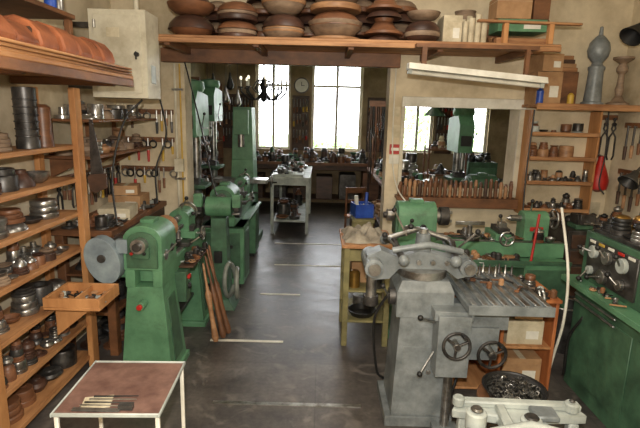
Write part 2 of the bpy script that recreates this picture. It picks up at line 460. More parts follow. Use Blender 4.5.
b = B('wall_shelf')
b.bx(-2.1, -1.72, 3.62, 4.9, 1.62, 1.645, BWOOD); b.bx(-2.1, -1.66, 3.62, 4.9, 1.9, 1.92, BWOOD)
for yy in (3.7, 4.3, 4.85):
    b.prism([(-2.1, 1.46), (-2.1, 1.62), (-1.8, 1.62)], yy, yy+.025, BWOOD, 'y'); b.bx(-2.1, -2.06, yy, yy+.025, 1.645, 1.9, BWOOD)
b.done()
b = B('turned_bowls_on_shelf'); clutter_y(b, -2.06, -1.74, 3.64, 4.9, 1.645, [TURN2, TURN4, STEEL, TURN3], .2, (.06, .08)); b.done(.002)
b = B('metal_pots_on_shelf'); clutter_y(b, -2.06, -1.7, 3.64, 4.9, 1.92, [DSTEEL, STEEL, TURN4], .17, (.05, .09)); b.done(.002)
b = B('side_workbench')
b.bx(-2.1, -1.62, 3.62, 4.98, 1.02, 1.07, BWOOD)
for yy in (3.68, 4.9):
    for xx in (-2.05, -1.67): b.bx(xx-.035, xx+.035, yy-.035, yy+.035, 0, 1.02, BWOOD)
b.bx(-2.08, -1.64, 3.65, 4.95, .35, .38, BWOOD); b.bx(-2.08, -1.64, 3.65, 4.95, .68, .7, BWOOD)
b.bx(-1.65, -1.62, 3.7, 4.9, .9, 1.02, DWOOD)
b.done()
def carton(name, x, y, z, sx, sy, sz, mat=CARD, rz=0):
    b = B(name, (x, y, z), rz)
    b.box((0, 0, sz/2), (sx, sy, sz), mat); b.box((0, 0, sz+.001), (sx*.16, sy*1.002, .002), PAPER)
    b.box((0, 0, sz*.8), (sx*1.008, sy*1.008, .006), mat); b.box((sx*.2, -sy/2-.001, sz*.4), (sx*.35, .002, sz*.35), WHITE)
    return b.done()
carton('cardboard_box', -1.86, 4.6, 1.07, .3, .26, .13)
carton('cardboard_box', -1.78, 4.15, 1.07, .26, .3, .1, PAPER, 8)
carton('cardboard_box', -1.87, 4.58, 1.204, .22, .2, .09, CARD, 12)
b = B('bench_tool_clutter'); clutter_y(b, -2.05, -1.66, 3.64, 3.97, 1.07, [DSTEEL, TURN1, STEEL], .16, (.04, .07), 3)
clutter_y(b, -2.05, -1.66, 3.74, 4.84, .38, [DSTEEL, TURN1, BLACK, TURN3], .26, (.06, .09), 2)
clutter_y(b, -2.05, -1.66, 3.74, 4.84, .7, [DSTEEL, TURN1, STEEL, TURN3, BRASS], .28, (.05, .09), 2)
clutter_y(b, -2.05, -1.66, 3.74, 4.84, 0, [DSTEEL, TURN1, BLACK, TURN3], .3, (.07, .09), 2)
scraps(b, -1.75, -1.64, 3.7, 4.9, 1.07, 30); b.done(.002)

def pliers(b, x, y, z, h, mat, ax='y'):
    for q in (-1, 1):
        pts = [(q*.012, 0), (q*-.02, -h*.25), (q*.03, -h*.45), (q*.035, -h*.9), (q*.02, -h)]
        if ax == 'y': P3 = [(x+u, y, z+w) for u, w in pts]
        else: P3 = [(x, y+u, z+w) for u, w in pts]
        b.tube(P3, .009, mat, 6)
    if ax == 'y': b.cyl((x, y-.012, z-h*.15), (x, y+.012, z-h*.15), .02, DSTEEL, seg=10)
    else: b.cyl((x-.012, y, z-h*.15), (x+.012, y, z-h*.15), .02, DSTEEL, seg=10)

HM = [TURN1, TURN1, DWOOD, BWOOD, BLACK, DSTEEL, TURN2, TURN3, BWOOD, RED, YELL]
b = B('hanging_hand_tools')
for i in range(16):
    yy = 3.75+i*.075
    hh = R.uniform(.16, .3)
    if i % 3 == 0: pliers(b, -2.07, yy, 1.44, hh, R.choice([DSTEEL, BLACK, STEEL]), 'x')
    else:
        b.cyl((-2.07, yy, 1.44), (-2.07, yy, 1.44-hh*.55), .008, STEEL, seg=8); b.cyl((-2.07, yy, 1.44-hh*.55), (-2.07, yy, 1.44-hh), .017, R.choice(HM), .013, seg=8)
    b.cyl((-2.09, yy, 1.44), (-2.05, yy, 1.445), .004, STEEL, seg=6)
b.bx(-2.1, -2.085, 3.7, 4.95, 1.4, 1.46, BWOOD)
b.done(0)
b = B('hand_saw')
b.prism([(0, 0), (.1, .01), (.04, .42), (.015, .42)], 0, .004, DSTEEL, 'y')
b.prism([(-.02, 0), (-.01, -.1), (.03, -.12), (.12, -.08), (.12, .03), (0, .02)], -.01, .014, DWOOD, 'y')
o = b.done(0); o.location = (-1.72, 3.56, 1.5)

b = B('hanging_tools_panel')
for zz in (1.98, 1.7, 1.4): b.bx(-2.08, -1.52, 4.975, 5.0, zz-.02, zz+.03, BWOOD)
for i in range(11):
    xx = -2.03+i*.05
    for zz in (2.0, 1.72, 1.42):
        if R.random() < .15: continue
        hh = R.uniform(.14, .26)
        if R.random() < .2: b.ring((xx, 4.955, zz-.06), .035, .009, R.choice([DSTEEL, STEEL, BLACK]), (0, 1, 0), 16, 6)
        else: b.cyl((xx, 4.95, zz), (xx, 4.95, zz-hh*.5), .009, STEEL, seg=8); b.cyl((xx, 4.95, zz-hh*.5), (xx, 4.95, zz-hh), .016, R.choice(HM), .012, seg=8)
        b.cyl((xx, 4.975, zz-.01), (xx, 4.94, zz), .004, STEEL, seg=6)
b.done(0)
b = B('wall_conduit_pipe'); b.cyl((-1.44, 4.975, 1.0), (-1.44, 4.975, 2.46), .009, YELL, seg=8); b.cyl((-1.49, 4.975, 1.0), (-1.49, 4.975, 2.46), .012, CREAM, seg=8)
for zz in (1.3, 2.2): b.bx(-1.52, -1.415, 4.955, 5.0, zz, zz+.02, STEEL)
b.box((-1.47, 4.97, 1.45), (.09, .05, .13), CREAM)
b.done(0)

# ------------------------------------------------ LATHES
def lathe_machine(name, loc, rz, L, zb=.88, col=GREEN, cab=False, guard=True, tail=True, label=False):
    b = B(name, loc, rz)
    hw = .14
    b.prism(arch(hw, zb, zb+.22), 0, .34, col, 'x')
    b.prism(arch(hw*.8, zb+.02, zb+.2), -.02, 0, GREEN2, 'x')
    b.cyl((-.02, 0, zb+.2), (-.09, 0, zb+.2), .055, STEEL); b.cyl((-.09, 0, zb+.2), (-.12, 0, zb+.2), .03, DSTEEL)
    b.cyl((.08, -hw-.01, zb+.1), (.08, -hw, zb+.1), .04, STEEL); b.cyl((.22, -hw-.014, zb+.12), (.22, -hw, zb+.12), .03, BLACK)
    lever(b, (.08, -hw, zb+.1), (.1, -hw-.09, zb+.2))
    b.box((.17, 0, zb+.34), (.12, .1, .03), col)
    b.cyl((.34, 0, zb+.2), (.39, 0, zb+.2), .06, STEEL); b.cyl((.39, 0, zb+.2), (.47, 0, zb+.2), .085, DSTEEL, seg=24)
    for k in range(3):
        a = 2*pi*k/3
        b.box((.485, .045*math.cos(a), zb+.2+.045*math.sin(a)), (.03, .025, .025), STEEL)
    for q in (-1, 1):
        b.bx(0, L, q*.1-.035, q*.1+.035, zb-.13, zb, col); b.bx(.36, L-.02, q*.1-.02, q*.1+.02, zb, zb+.012, STEEL)
    x = .1
    while x < L: b.bx(x, x+.03, -.065, .065, zb-.12, zb-.03, col); x += .25
    b.box((.66, -.02, zb+.03), (.12, .3, .035), DSTEEL); b.cyl((.66, -.06, zb+.04), (.66, -.06, zb+.14), .022, STEEL); b.box((.66, -.06, zb+.155), (.26, .025, .03), STEEL)
    lever(b, (.66, -.16, zb+.03), (.72, -.24, zb+.08))
    if L > 1.1:
        b.box((.95, 0, zb+.045), (.16, .3, .06), col); b.box((.95, -.02, zb+.1), (.1, .22, .05), DSTEEL); b.box((.95, -.05, zb+.145), (.07, .07, .05), STEEL)
        handwheel(b, (.95, -.2, zb+.05), .06, (0, -1, 0)); b.cyl((.95, -.18, zb+.05), (.95, -.1, zb+.05), .012, STEEL)
        lever(b, (.95, -.05, zb+.16), (.9, -.13, zb+.24))
    if tail:
        b.prism(arch(.09, zb+.012, zb+.2), L-.36, L-.14, col, 'x')
        b.cyl((L-.36, 0, zb+.2), (L-.46, 0, zb+.2), .03, STEEL); b.cyl((L-.46, 0, zb+.2), (L-.5, 0, zb+.2), .022, STEEL, .003)
        b.cyl((L-.14, 0, zb+.2), (L-.06, 0, zb+.2), .02, STEEL); handwheel(b, (L-.06, 0, zb+.2), .085, (1, 0, 0))
        lever(b, (L-.28, 0, zb+.26), (L-.3, -.06, zb+.37))
        if label: b.bx(L-.31, L-.19, -.096, -.09, zb+.1, zb+.14, RED)
    if cab:
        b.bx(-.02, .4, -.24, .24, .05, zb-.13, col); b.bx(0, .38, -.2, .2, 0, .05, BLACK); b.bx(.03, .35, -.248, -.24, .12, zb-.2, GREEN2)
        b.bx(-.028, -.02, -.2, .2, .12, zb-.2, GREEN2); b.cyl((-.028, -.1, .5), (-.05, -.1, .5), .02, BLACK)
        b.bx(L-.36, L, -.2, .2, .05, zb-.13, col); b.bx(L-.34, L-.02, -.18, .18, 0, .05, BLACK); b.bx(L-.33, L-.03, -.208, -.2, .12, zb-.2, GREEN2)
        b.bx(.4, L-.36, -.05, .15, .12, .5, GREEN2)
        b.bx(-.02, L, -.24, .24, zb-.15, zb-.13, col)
    else:
        for xx, w in ((.16, .34), (L-.16, .26)):
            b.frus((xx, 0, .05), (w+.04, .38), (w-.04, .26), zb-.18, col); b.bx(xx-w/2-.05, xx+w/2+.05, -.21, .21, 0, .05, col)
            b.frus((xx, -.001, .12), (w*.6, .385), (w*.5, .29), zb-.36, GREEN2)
        b.bx(.36, L-.28, -.1, .1, .3, .33, DSTEEL)
    if guard:
        pts = []
        for i in range(24): a = 2*pi*i/24; pts.append((.27+.125*math.cos(a)+.03*math.sin(a), zb+.08+.17*math.sin(a)))
        b.prism(pts, -.06, .04, BGREY, 'x'); b.cyl((-.075, .27, zb+.1), (-.06, .27, zb+.1), .03, DSTEEL)
        b.cyl((.04, .27, zb+.08), (.3, .27, zb+.08), .1, DSTEEL, seg=20)
        b.box((.18, .2, zb-.06), (.2, .24, .05), col)
        b.box((.0, .14, zb+.18), (.05, .08, .1), BGREY)
    return b
b = lathe_machine('spinning_lathe', (-1.27, 3.32, 0), 90, 1.25, .86)
b.cyl((-.125, 0, .62), (-.10, 0, .62), .02, RED); b.cyl((-.1, 0, .62), (-.02, 0, .62), .03, GREEN)
b.box((-.03, 0, 1.0), (.03, .12, .08), GREEN2); b.cyl((-.03, .06, 1.0), (-.06, .06, 1.0), .012, RED); b.cyl((-.03, -.03, 1.0), (-.06, -.03, 1.0), .012, BLACK)
b.bx(.38, .95, -.26, -.14, .76, .775, DWOOD)
b.bx(.3, .42, -.22, -.13, .5, .75, GREEN2); b.cyl((.36, -.24, .62), (.36, -.22, .62), .025, BLACK); b.box((.36, -.23, .7), (.05, .02, .03), RED)
b.lathe([(.085, 0), (.1, .04), (.07, .12), (.03, .16), (0, .16)], (.5, 0, 1.06), TURN2, (1, 0, 0))
b.done()
b = lathe_machine('spinning_lathe', (-1.1, 5.3, 0), 90, 1.6, .86, GREEN, True, False)
b.done()
b = lathe_machine('wood_lathe', (.7, 4.3, 0), 0, 1.5, .92, GREEN, False, False, True, True)
b.bx(1.1, 1.5, -.28, .22, .05, .78, GREEN); b.bx(1.12, 1.48, -.29, -.28, .1, .72, GREEN2); b.bx(.5, 1.1, -.3, .2, .74, .765, GREEN2)
b.bx(.5, 1.5, -.3, -.285, .765, .8, GREEN2)
b.done()
b = B('lathe_bed_tools')
scraps(b, 1.15, 1.75, 4.06, 4.14, .766, 40, 1.3); scraps(b, 1.16, 1.9, 4.2, 4.4, .935, 18, 1.4); clutter_x(b, 1.9, 2.15, 4.1, 4.5, .935, [DSTEEL, TURN1, STEEL, BLACK], .16, (.04, .06), 3)
b.cyl((1.86, 4.05, .78), (1.91, 4.1, 1.2), .011, RED)
b.done(.002)
b = B('lathe_tray_tools')
scraps(b, -1.11, -1.03, 3.75, 4.2, .776, 26, 1.1)
scraps(b, -1.33, -1.21, 4.05, 4.35, .88, 14, 1.2)
b.done(.002)

b = B('pedestal_grinder', (-1.02, 4.78, 0))
b.frus((0, 0, 0), (.34, .3), (.2, .2), .1, GREEN2); b.frus((0, 0, .1), (.2, .2), (.15, .15), .85, GREEN2)
b.cyl((-.13, 0, 1.06), (.13, 0, 1.06), .1, GREEN)
for q in (-1, 1):
    b.cyl((q*.16, 0, 1.06), (q*.21, 0, 1.06), .11, DSTEEL, seg=24); b.cyl((q*.13, 0, 1.06), (q*.16, 0, 1.06), .03, STEEL)
    b.box((q*.19, -.1, 1.14), (.08, .07, .13), GREEN)
    b.box((q*.19, -.15, 1.02), (.07, .06, .015), STEEL)
b.bx(-.04, .04, -.13, -.1, .5, .62, BLACK)
b.done()

b = B('spinning_hand_tools')
for k, (x0, y0, x1, y1, z1) in enumerate([(-.83, 3.96, -1.0, 4.05, .76), (-.80, 4.05, -1.0, 4.12, .8), (-.88, 3.88, -1.0, 3.97, .72), (-.86, 4.14, -1.0, 4.2, .82)]):
    p0 = Vector((x0, y0, .035)); p1 = Vector((x1, y1, z1)); d = p1-p0
    b.lathe([(.018, 0), (.03, .03), (.03, .06), (.022, .16), (.02, .3), (.03, .42), (.016, .46), (.012, .5), (.01, d.length-.02), (.004, d.length)], p0, BWOOD if k != 2 else TURN2, d, 12)
b.done(0)
b = B('flexible_hose')
pts = []
for i in range(56):
    a = i*.22; rr = .16+.015*math.sin(i*.13)
    pts.append((-.84+.06*math.sin(i*.11), 4.5+rr*math.cos(a)*.8, .2+rr*math.sin(a)+.1*math.sin(i*.045)+.1))
b.tube(pts, .022, HOSE, 8)
b.done(0)
b = B('chuck_parts_pile')
clutter_y(b, -1.63, -1.5, 3.72, 4.4, 0, [TURN1, BLACK, DSTEEL, BRASS], .45, (.06, .065), 1)
b.done(.002)

def drill_press(loc, H=2.2):
    b = B('drill_press', loc)
    b.bx(-.22, .22, -.3, .25, 0, .07, GREEN2); b.cyl((0, .08, .07), (0, .08, H), .055, STEEL)
    b.box((0, -.08, 1.1), (.36, .36, .04), GREEN2); b.cyl((0, .08, 1.02), (0, .08, 1.16), .08, GREEN2)
    b.prism([(-.32, H-.45), (.3, H-.45), (.34, H-.25), (.3, H+.05), (-.2, H+.1), (-.34, H-.05)], -.11, .11, GREEN, 'x')
    b.cyl((0, -.2, H-.45), (0, -.2, H-.7), .035, STEEL); b.cyl((0, -.2, H-.7), (0, -.2, H-.78), .03, DSTEEL, .02)
    b.cyl((0, .3, H-.35), (0, .3, H), .1, DSTEEL)
    b.lathe([(.14, 0), (.16, .04), (.15, .12), (0, .15)], (0, -.1, H+.08), GREEN)
    for k in range(3):
        a = 2*pi*k/3; lever(b, (.12, -.1, H-.35), (.18, -.1+.2*math.cos(a), H-.35+.2*math.sin(a)))
    b.bx(-.08, .08, -.35, -.33, H-.35, H-.2, BLACK); b.box((0, -.1, 1.16), (.16, .12, .08), DSTEEL)
    b.done()
drill_press((-1.58, 6.0, 0), 2.15)
drill_press((2.1, 7.4, 0), 1.95)
drill_press((-1.85, 8.2, 0), 2.3)
b = B('milling_machine', (-1.2, 7.5, 0))
b.bx(-.25, .25, -.3, .3, 0, .1, GREEN2); b.frus((0, 0, .1), (.4, .5), (.32, .42), 1.2, GREEN); b.frus((0, 0, 1.3), (.32, .4), (.28, .36), .78, GREEN)
b.box((0, -.25, 1.86), (.22, .2, .36), GREEN); b.cyl((0, -.3, 1.7), (0, -.3, 1.5), .05, STEEL)
b.box((0, -.3, 1.0), (.8, .26, .06), STEEL); b.box((0, -.26, .85), (.34, .26, .24), GREEN2); handwheel(b, (.46, -.3, 1.0), .09, (1, 0, 0)); b.cyl((.4, -.3, 1), (.46, -.3, 1), .015, STEEL)
b.done()

b = B('tool_stand_table', (-.88, 2.0, 0), 2)
b.box((0, 0, .745), (.44, .42, .02), RUST)
for q in (-1, 1):
    b.box((q*.222, 0, .75), (.008, .45, .02), LGREY); b.box((0, q*.216, .75), (.45, .008, .02), LGREY)
    for w in (-1, 1): b.box((q*.21, w*.2, .37), (.018, .018, .74), WHITE)
    b.box((q*.21, 0, .25), (.015, .38, .02), WHITE)
b.box((0, 0, .26), (.42, .4, .01), RUST)
b.done()
b = B('metal_scribers', (-.9, 1.88, .757), 0)
for k in range(4):
    b.cyl((-.1+.01*k, -.05+k*.022, .006), (.12, -.045+k*.025, .006), .005, [STEEL, DSTEEL, STEEL, BLACK][k], .002, seg=8)
b.box((-.02, -.075, .004), (.2, .02, .006), STEEL); b.box((.1, -.06, .012), (.06, .025, .02), DSTEEL)
b.box((-.04, -.02, .0025), (.12, .09, .003), PAPER, (0, 0, 12))
b.done(0)

b = B('wooden_stand_table')
for xx in (.24, .6):
    for yy in (3.95, 4.45): b.bx(xx-.025, xx+.025, yy-.025, yy+.025, 0, .9, OLIVE)
b.bx(.19, .65, 3.9, 4.5, .9, .93, PINEH)
b.bx(.24, .6, 3.935, 3.965, .78, .88, OLIVE); b.bx(.225, .255, 3.95, 4.45, .78, .88, OLIVE)
b.bx(.22, .62, 3.93, 4.47, .22, .24, OLIVE); b.bx(.22, .62, 3.93, 4.47, .5, .515, OLIVE)
b.done()
b = B('frying_pan_lids')
b.lathe([(.1, 0), (.13, .05), (.12, .05), (.09, .012), (0, .012)], (.4, 4.08, .24), BLACK, cap=False); b.lathe([(.07, 0), (.07, .1), (0, .1)], (.4, 4.3, .24), STEEL)
b.lathe([(.05, 0), (.05, .13), (.03, .15), (0, .15)], (.32, 4.05, .515), BRASS); b.lathe([(.045, 0), (.045, .1), (0, .1)], (.52, 4.03, .515), DSTEEL)
b.done(0)
carton('cardboard_box', .42, 4.27, .515, .24, .24, .2)
b = B('folded_cloth')
n = 26; vs = []; fs = []
for i in range(n):
    for j in range(n):
        u = i/(n-1)*2-1; v = j/(n-1)*2-1
        h = max(0, 1-max(abs(u), abs(v))**3)
        z = .932+h*(.07+.03*math.sin(u*7+v*3)+.025*math.sin(v*9-u*4)+.012*math.sin(u*17-v*11))
        vs.append((.4+u*.19+.012*math.sin(v*6), 4.2+v*.24+.015*math.sin(u*5), z))
for i in range(n-1):
    for j in range(n-1): a = i*n+j; fs.append((a, a+n, a+n+1, a+1))
b.add(vs, fs, CLOTH); b.done(0)

# ------------------------------------------------ GREY UNIVERSAL MILLING MACHINE
b = B('grey_tool_milling_machine')
b.bx(.46, .9, 2.82, 3.26, 0, .07, GREY)
b.frus((.68, 3.03, .07), (.36, .38), (.3, .32), .68, GREY)
b.bx(.56, .76, 2.855, 2.87, .2, .55, GREY); b.cyl((.73, 2.855, .38), (.73, 2.84, .38), .015, STEEL)
b.bx(.5, .86, 2.86, 3.2, .75, .92, GREY)
b.frus((.68, 3.03, .92), (.36, .34), (.3, .3), .07, GREY)
b.cyl((.68, 3.03, .99), (.68, 3.03, 1.04), .16, STEEL, seg=28)
b.prism([(.3, 1.02), (.36, .96), (.46, .97), (.52, 1.04), (.82, 1.04), (.9, .98), (.97, 1.0), (1.0, 1.1), (.93, 1.15), (.84, 1.12), (.66, 1.16), (.5, 1.12), (.4, 1.16), (.31, 1.12)], 2.96, 3.1, GREY, 'y')
b.cyl((.35, 2.88, 1.06), (.35, 3.2, 1.06), .06, GREY, seg=20); b.cyl((.35, 2.85, 1.06), (.35, 2.88, 1.06), .04, STEEL)
b.cyl((.95, 2.9, 1.07), (.95, 3.18, 1.07), .055, GREY, seg=20); b.cyl((.95, 2.87, 1.07), (.95, 2.9, 1.07), .035, STEEL)
b.cyl((.35, 3.0, .82), (.35, 3.0, 1.0), .035, STEEL); b.cyl((.35, 3.0, .78), (.35, 3.0, .84), .05, DSTEEL)
for (px, py, qx, qy) in ((.52, 2.82, .46, 3.28), (.84, 2.82, .9, 3.28)):
    b.tube([(px, py, 1.14), (.5*(px+qx), .5*(py+qy), 1.2), (qx, qy, 1.15)], .022, DSTEEL, 10); b.sph((px, py, 1.14), .035, GREY); b.sph((qx, qy, 1.15), .035, GREY)
b.tube([(.46, 2.9, 1.18), (.68, 2.87, 1.23), (.9, 2.9, 1.18)], .02, GREY, 10)
b.tube([(.47, 3.2, 1.18), (.68, 3.24, 1.24), (.9, 3.2, 1.18)], .02, STEEL, 10)
b.cyl((.68, 3.05, 1.1), (.68, 3.05, 1.26), .06, GREY, .045); b.cyl((.68, 3.05, 1.26), (.68, 3.05, 1.29), .03, STEEL)
lever(b, (.68, 3.05, 1.28), (.57, 2.92, 1.33)); lever(b, (.5, 2.95, 1.18), (.4, 2.85, 1.29)); lever(b, (.9, 3.0, 1.18), (1.0, 2.95, 1.3)); lever(b, (.6, 3.2, 1.2), (.52, 3.3, 1.36))
for k in range(4): b.cyl((.55+.09*k, 2.955, 1.09), (.55+.09*k, 2.935, 1.09), .016, STEEL, seg=10)
b.bx(.74, .94, 2.72, 2.9, .42, .82, GREY); b.bx(.72, .96, 2.75, 2.9, .78, .84, GREY)
b.bx(.87, 1.22, 2.86, 3.1, .68, .8, GREY); b.bx(.95, 1.3, 2.82, 3.12, .8, .85, DSTEEL)
b.cyl((.84, 2.78, .05), (.84, 2.78, .42), .03, STEEL); b.bx(.76, .92, 2.74, 2.82, .0, .05, GREY)
b.box((1.17, 3.05, .87), (.52, .66, .04), GREY)
for k in range(8): b.box((.945+k*.064, 3.05, .895), (.034, .66, .02), GREY); b.box((.945+k*.064, 3.05, .906), (.03, .66, .003), STEEL)
b.bx(.91, 1.43, 2.71, 2.725, .84, .9, GREY)
handwheel(b, (.84, 2.66, .66), .08, (0, -1, .1), DSTEEL); b.cyl((.84, 2.72, .66), (.84, 2.64, .66), .022, STEEL)
handwheel(b, (1.08, 2.72, .58), .085, (0, -1, 0), DSTEEL); b.cyl((1.08, 2.9, .58), (1.08, 2.7, .58), .025, STEEL); b.bx(.98, 1.16, 2.84, 2.96, .48, .7, GREY)
handwheel(b, (1.47, 3.0, .85), .06, (1, 0, 0), STEEL); b.cyl((1.4, 3.0, .85), (1.47, 3.0, .85), .015, STEEL)
lever(b, (.74, 2.8, .75), (.62, 2.7, .82)); lever(b, (.74, 2.8, .55), (.64, 2.7, .45))
b.cyl((.46, 2.95, .86), (.5, 2.95, .86), .055, DSTEEL); lever(b, (.46, 2.95, .86), (.41, 2.88, .95))
b.curve([(.86, 3.1, .6), (.98, 3.02, .4), (.92, 2.95, .15), (.96, 3.1, .02)], .01, BLACK)
b.curve([(.5, 3.1, .85), (.4, 3.15, .6), (.44, 3.2, .2), (.5, 3.24, .1)], .01, BLACK)
b.done(.005)
b = B('drill_bit_set')
for k in range(12):
    b.lathe([(.012, 0), (.012, .012), (.008, .02), (.006, .07), (0, .075)], (.96+.038*k, 3.32-.02*(k % 3), .908), DSTEEL if k % 2 else STEEL, seg=8)
scraps(b, 1.0, 1.35, 2.85, 3.2, .908, 12, .8)
b.done(0)

b = B('open_wooden_cabinet')
for xx in (.96, 1.33, 1.7): b.bx(xx-.012, xx+.012, 3.2, 3.6, 0, .74, CABW)
b.bx(.94, 1.72, 3.18, 3.62, .74, .765, CABW)
for zz in (.05, .38): b.bx(.972, 1.318, 3.2, 3.6, zz, zz+.02, PINEH); b.bx(1.342, 1.688, 3.2, 3.6, zz, zz+.02, PINEH)
b.bx(.96, 1.7, 3.6, 3.61, 0, .74, DWOOD)
b.done()
carton('cardboard_box', 1.51, 3.38, .4, .26, .28, .18, PAPER)
carton('cardboard_box', 1.53, 3.36, .59, .2, .22, .09, CARD)
carton('cardboard_box', 1.51, 3.36, .07, .28, .26, .22, CARD)
b = B('stacked_manuals')
for k in range(6): b.box((1.14+R.uniform(-.01, .01), 3.36, .412+k*.026), (.24, .28, .024), R.choice([PAPER, CARD, RED, LGREY]))
b.done()
b = B('cabinet_top_tools'); scraps(b, 1.46, 1.68, 3.22, 3.38, .766, 22, 1.1); clutter_x(b, 1.45, 1.7, 3.4, 3.6, .766, [DSTEEL, STEEL, TURN1], .14, (.03, .05), 2); b.done(.002)

b = B('wooden_stool', (1.14, 2.5, 0))
b.lathe([(.19, 0), (.2, .01), (.2, .03), (.19, .04), (0, .04)], (0, 0, .4), BWOOD, seg=28)
for k in range(4):
    a = pi/4+k*pi/2
    b.cyl((.17*math.cos(a), .17*math.sin(a), 0), (.13*math.cos(a), .13*math.sin(a), .4), .018, BWOOD)
b.ring((0, 0, .18), .15, .01, BWOOD)
b.done()
b = B('swarf_pan', (1.14, 2.5, .44))
b.lathe([(.14, 0), (.17, .06), (.18, .06), (.17, .055), (.15, .04)], (0, 0, 0), BLACK, cap=False, seg=28)
b.lathe([(0, 0), (.14, 0)], (0, 0, .0), BLACK, cap=False, seg=28)
b.lathe([(.158, .03), (.12, .055), (.06, .07), (0, .075)], (0, 0, 0), SWARF, cap=False, seg=28)
for k in range(130):
    a = R.uniform(0, 6.28); r = R.uniform(0, .135)
    c = Vector((r*math.cos(a), r*math.sin(a), .076-.1*r))
    b.ring(c, R.uniform(.006, .014), .0022, R.choice([STEEL, DSTEEL, BLACK]), (R.uniform(-1, 1), R.uniform(-1, 1), R.uniform(.2, 1)), 8, 4)
b.done(0)
b = B('cast_iron_bracket_stand', (1.02, 2.06, 0), -4)
for q in (-1, 1):
    for w in (-1, 1): b.frus((q*.27, w*.12, 0), (.07, .07), (.05, .05), .52, LGREY)
b.prism([(-.34, -.16), (.3, -.18), (.34, -.1), (.12, -.07), (.1, .07), (.33, .1), (.3, .18), (-.3, .16), (-.34, .08), (-.12, .05), (-.12, -.05), (-.34, -.08)], .52, .57, LGREY, 'z')
b.cyl((-.24, .0, .53), (-.24, 0, .62), .05, LGREY); b.cyl((-.24, 0, .62), (-.24, 0, .64), .03, STEEL)
b.cyl((.02, .0, .57), (.02, 0, .6), .05, LGREY); b.cyl((.02, .0, .6), (.02, 0, .615), .035, DSTEEL)
b.box((0, .14, .585), (.62, .05, .035), LGREY, (0, 0, 2)); b.tube([(-.2, -.1, .58), (0, -.05, .6), (.28, -.12, .58)], .02, LGREY, 10)
b.box((.1, .06, .59), (.12, .1, .03), GREY); b.box((-.1, -.02, .585), (.05, .26, .03), LGREY)
b.cyl((.26, -.14, .57), (.26, -.14, .61), .03, STEEL); b.cyl((.26, .13, .57), (.26, .13, .62), .035, LGREY); b.cyl((.26, .13, .62), (.26, .13, .635), .015, DSTEEL)
b.cyl((-.3, -.12, .57), (-.3, -.12, .6), .025, STEEL); b.cyl((-.3, .12, .57), (-.3, .12, .62), .03, LGREY)
b.done(.008)

# right engine lathe
b = B('engine_lathe')
x0 = 1.95
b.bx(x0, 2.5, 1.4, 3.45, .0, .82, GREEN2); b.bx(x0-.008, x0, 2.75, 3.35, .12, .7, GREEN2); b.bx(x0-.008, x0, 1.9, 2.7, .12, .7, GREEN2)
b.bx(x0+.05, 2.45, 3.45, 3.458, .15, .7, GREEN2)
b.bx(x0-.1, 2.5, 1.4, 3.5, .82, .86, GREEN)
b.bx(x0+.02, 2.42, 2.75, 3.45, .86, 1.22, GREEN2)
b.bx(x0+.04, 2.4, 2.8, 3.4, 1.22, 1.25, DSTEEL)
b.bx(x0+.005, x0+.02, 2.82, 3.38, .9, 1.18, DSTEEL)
for (yy, zz, r) in ((2.95, 1.1, .05), (3.12, 1.1, .045), (3.28, 1.1, .045), (2.95, .97, .035), (3.15, .96, .05), (3.3, .96, .03)):
    b.cyl((x0+.005, yy, zz), (x0-.025, yy, zz), r, STEEL if R.random() < .6 else LGREY, seg=20)
    a = R.uniform(0, 6.28); lever(b, (x0-.025, yy, zz), (x0-.07, yy+.07*math.cos(a), zz+.07*math.sin(a)))
for k in range(5): b.bx(x0+.0, x0+.006, 2.85+k*.11, 2.92+k*.11, 1.155, 1.175, [WHITE, RED, WHITE, YELL, WHITE][k])
b.cyl((2.18, 2.75, 1.1), (2.18, 2.62, 1.1), .13, DSTEEL, seg=28)
b.bx(2.05, 2.35, 1.4, 2.75, .86, .95, STEEL); b.bx(x0+.0, 2.4, 2.2, 2.5, .95, 1.02, GREEN)
b.cyl((2.0, 3.45, 1.05), (2.0, 3.5, 1.05), .04, STEEL); b.bx(2.08, 2.36, 3.45, 3.49, .95, 1.2, GREEN)
for k in range(3): b.cyl((x0-.03, 2.9, .8-.05*k), (x0-.03, 3.4, .8-.05*k), .008, STEEL, seg=8)
b.curve([(2.3, 3.42, 1.25), (2.34, 3.4, 1.5), (2.22, 3.3, 1.7), (2.1, 3.2, 1.68)], .012, BLACK)
b.lathe([(.02, 0), (.03, .04), (.07, .1), (.06, .1), (.025, .05)], (2.1, 3.2, 1.68), BLACK, (-.7, -.3, -.8), cap=False)
b.curve([(x0, 3.3, .6), (x0-.04, 3.38, .4), (x0-.02, 3.42, .1), (x0+.02, 3.5, .02)], .012, BLACK)
b.done(.006)
b = B('machinist_tools_on_lathe')
clutter_y(b, 2.0, 2.38, 2.82, 3.4, 1.25, [STEEL, DSTEEL, TURN3, BLACK, BRASS], .22, (.045, .07), 3)
scraps(b, 1.88, 1.93, 2.8, 3.4, .861, 14, .7)
b.done(.002)
b = B('white_measuring_rod'); b.curve([(1.75, 3.34, .008), (1.77, 3.3, .3), (1.775, 3.24, .6), (1.79, 3.3, .95), (1.84, 3.6, 1.35)], .010, WHITE, 8); b.done(0)

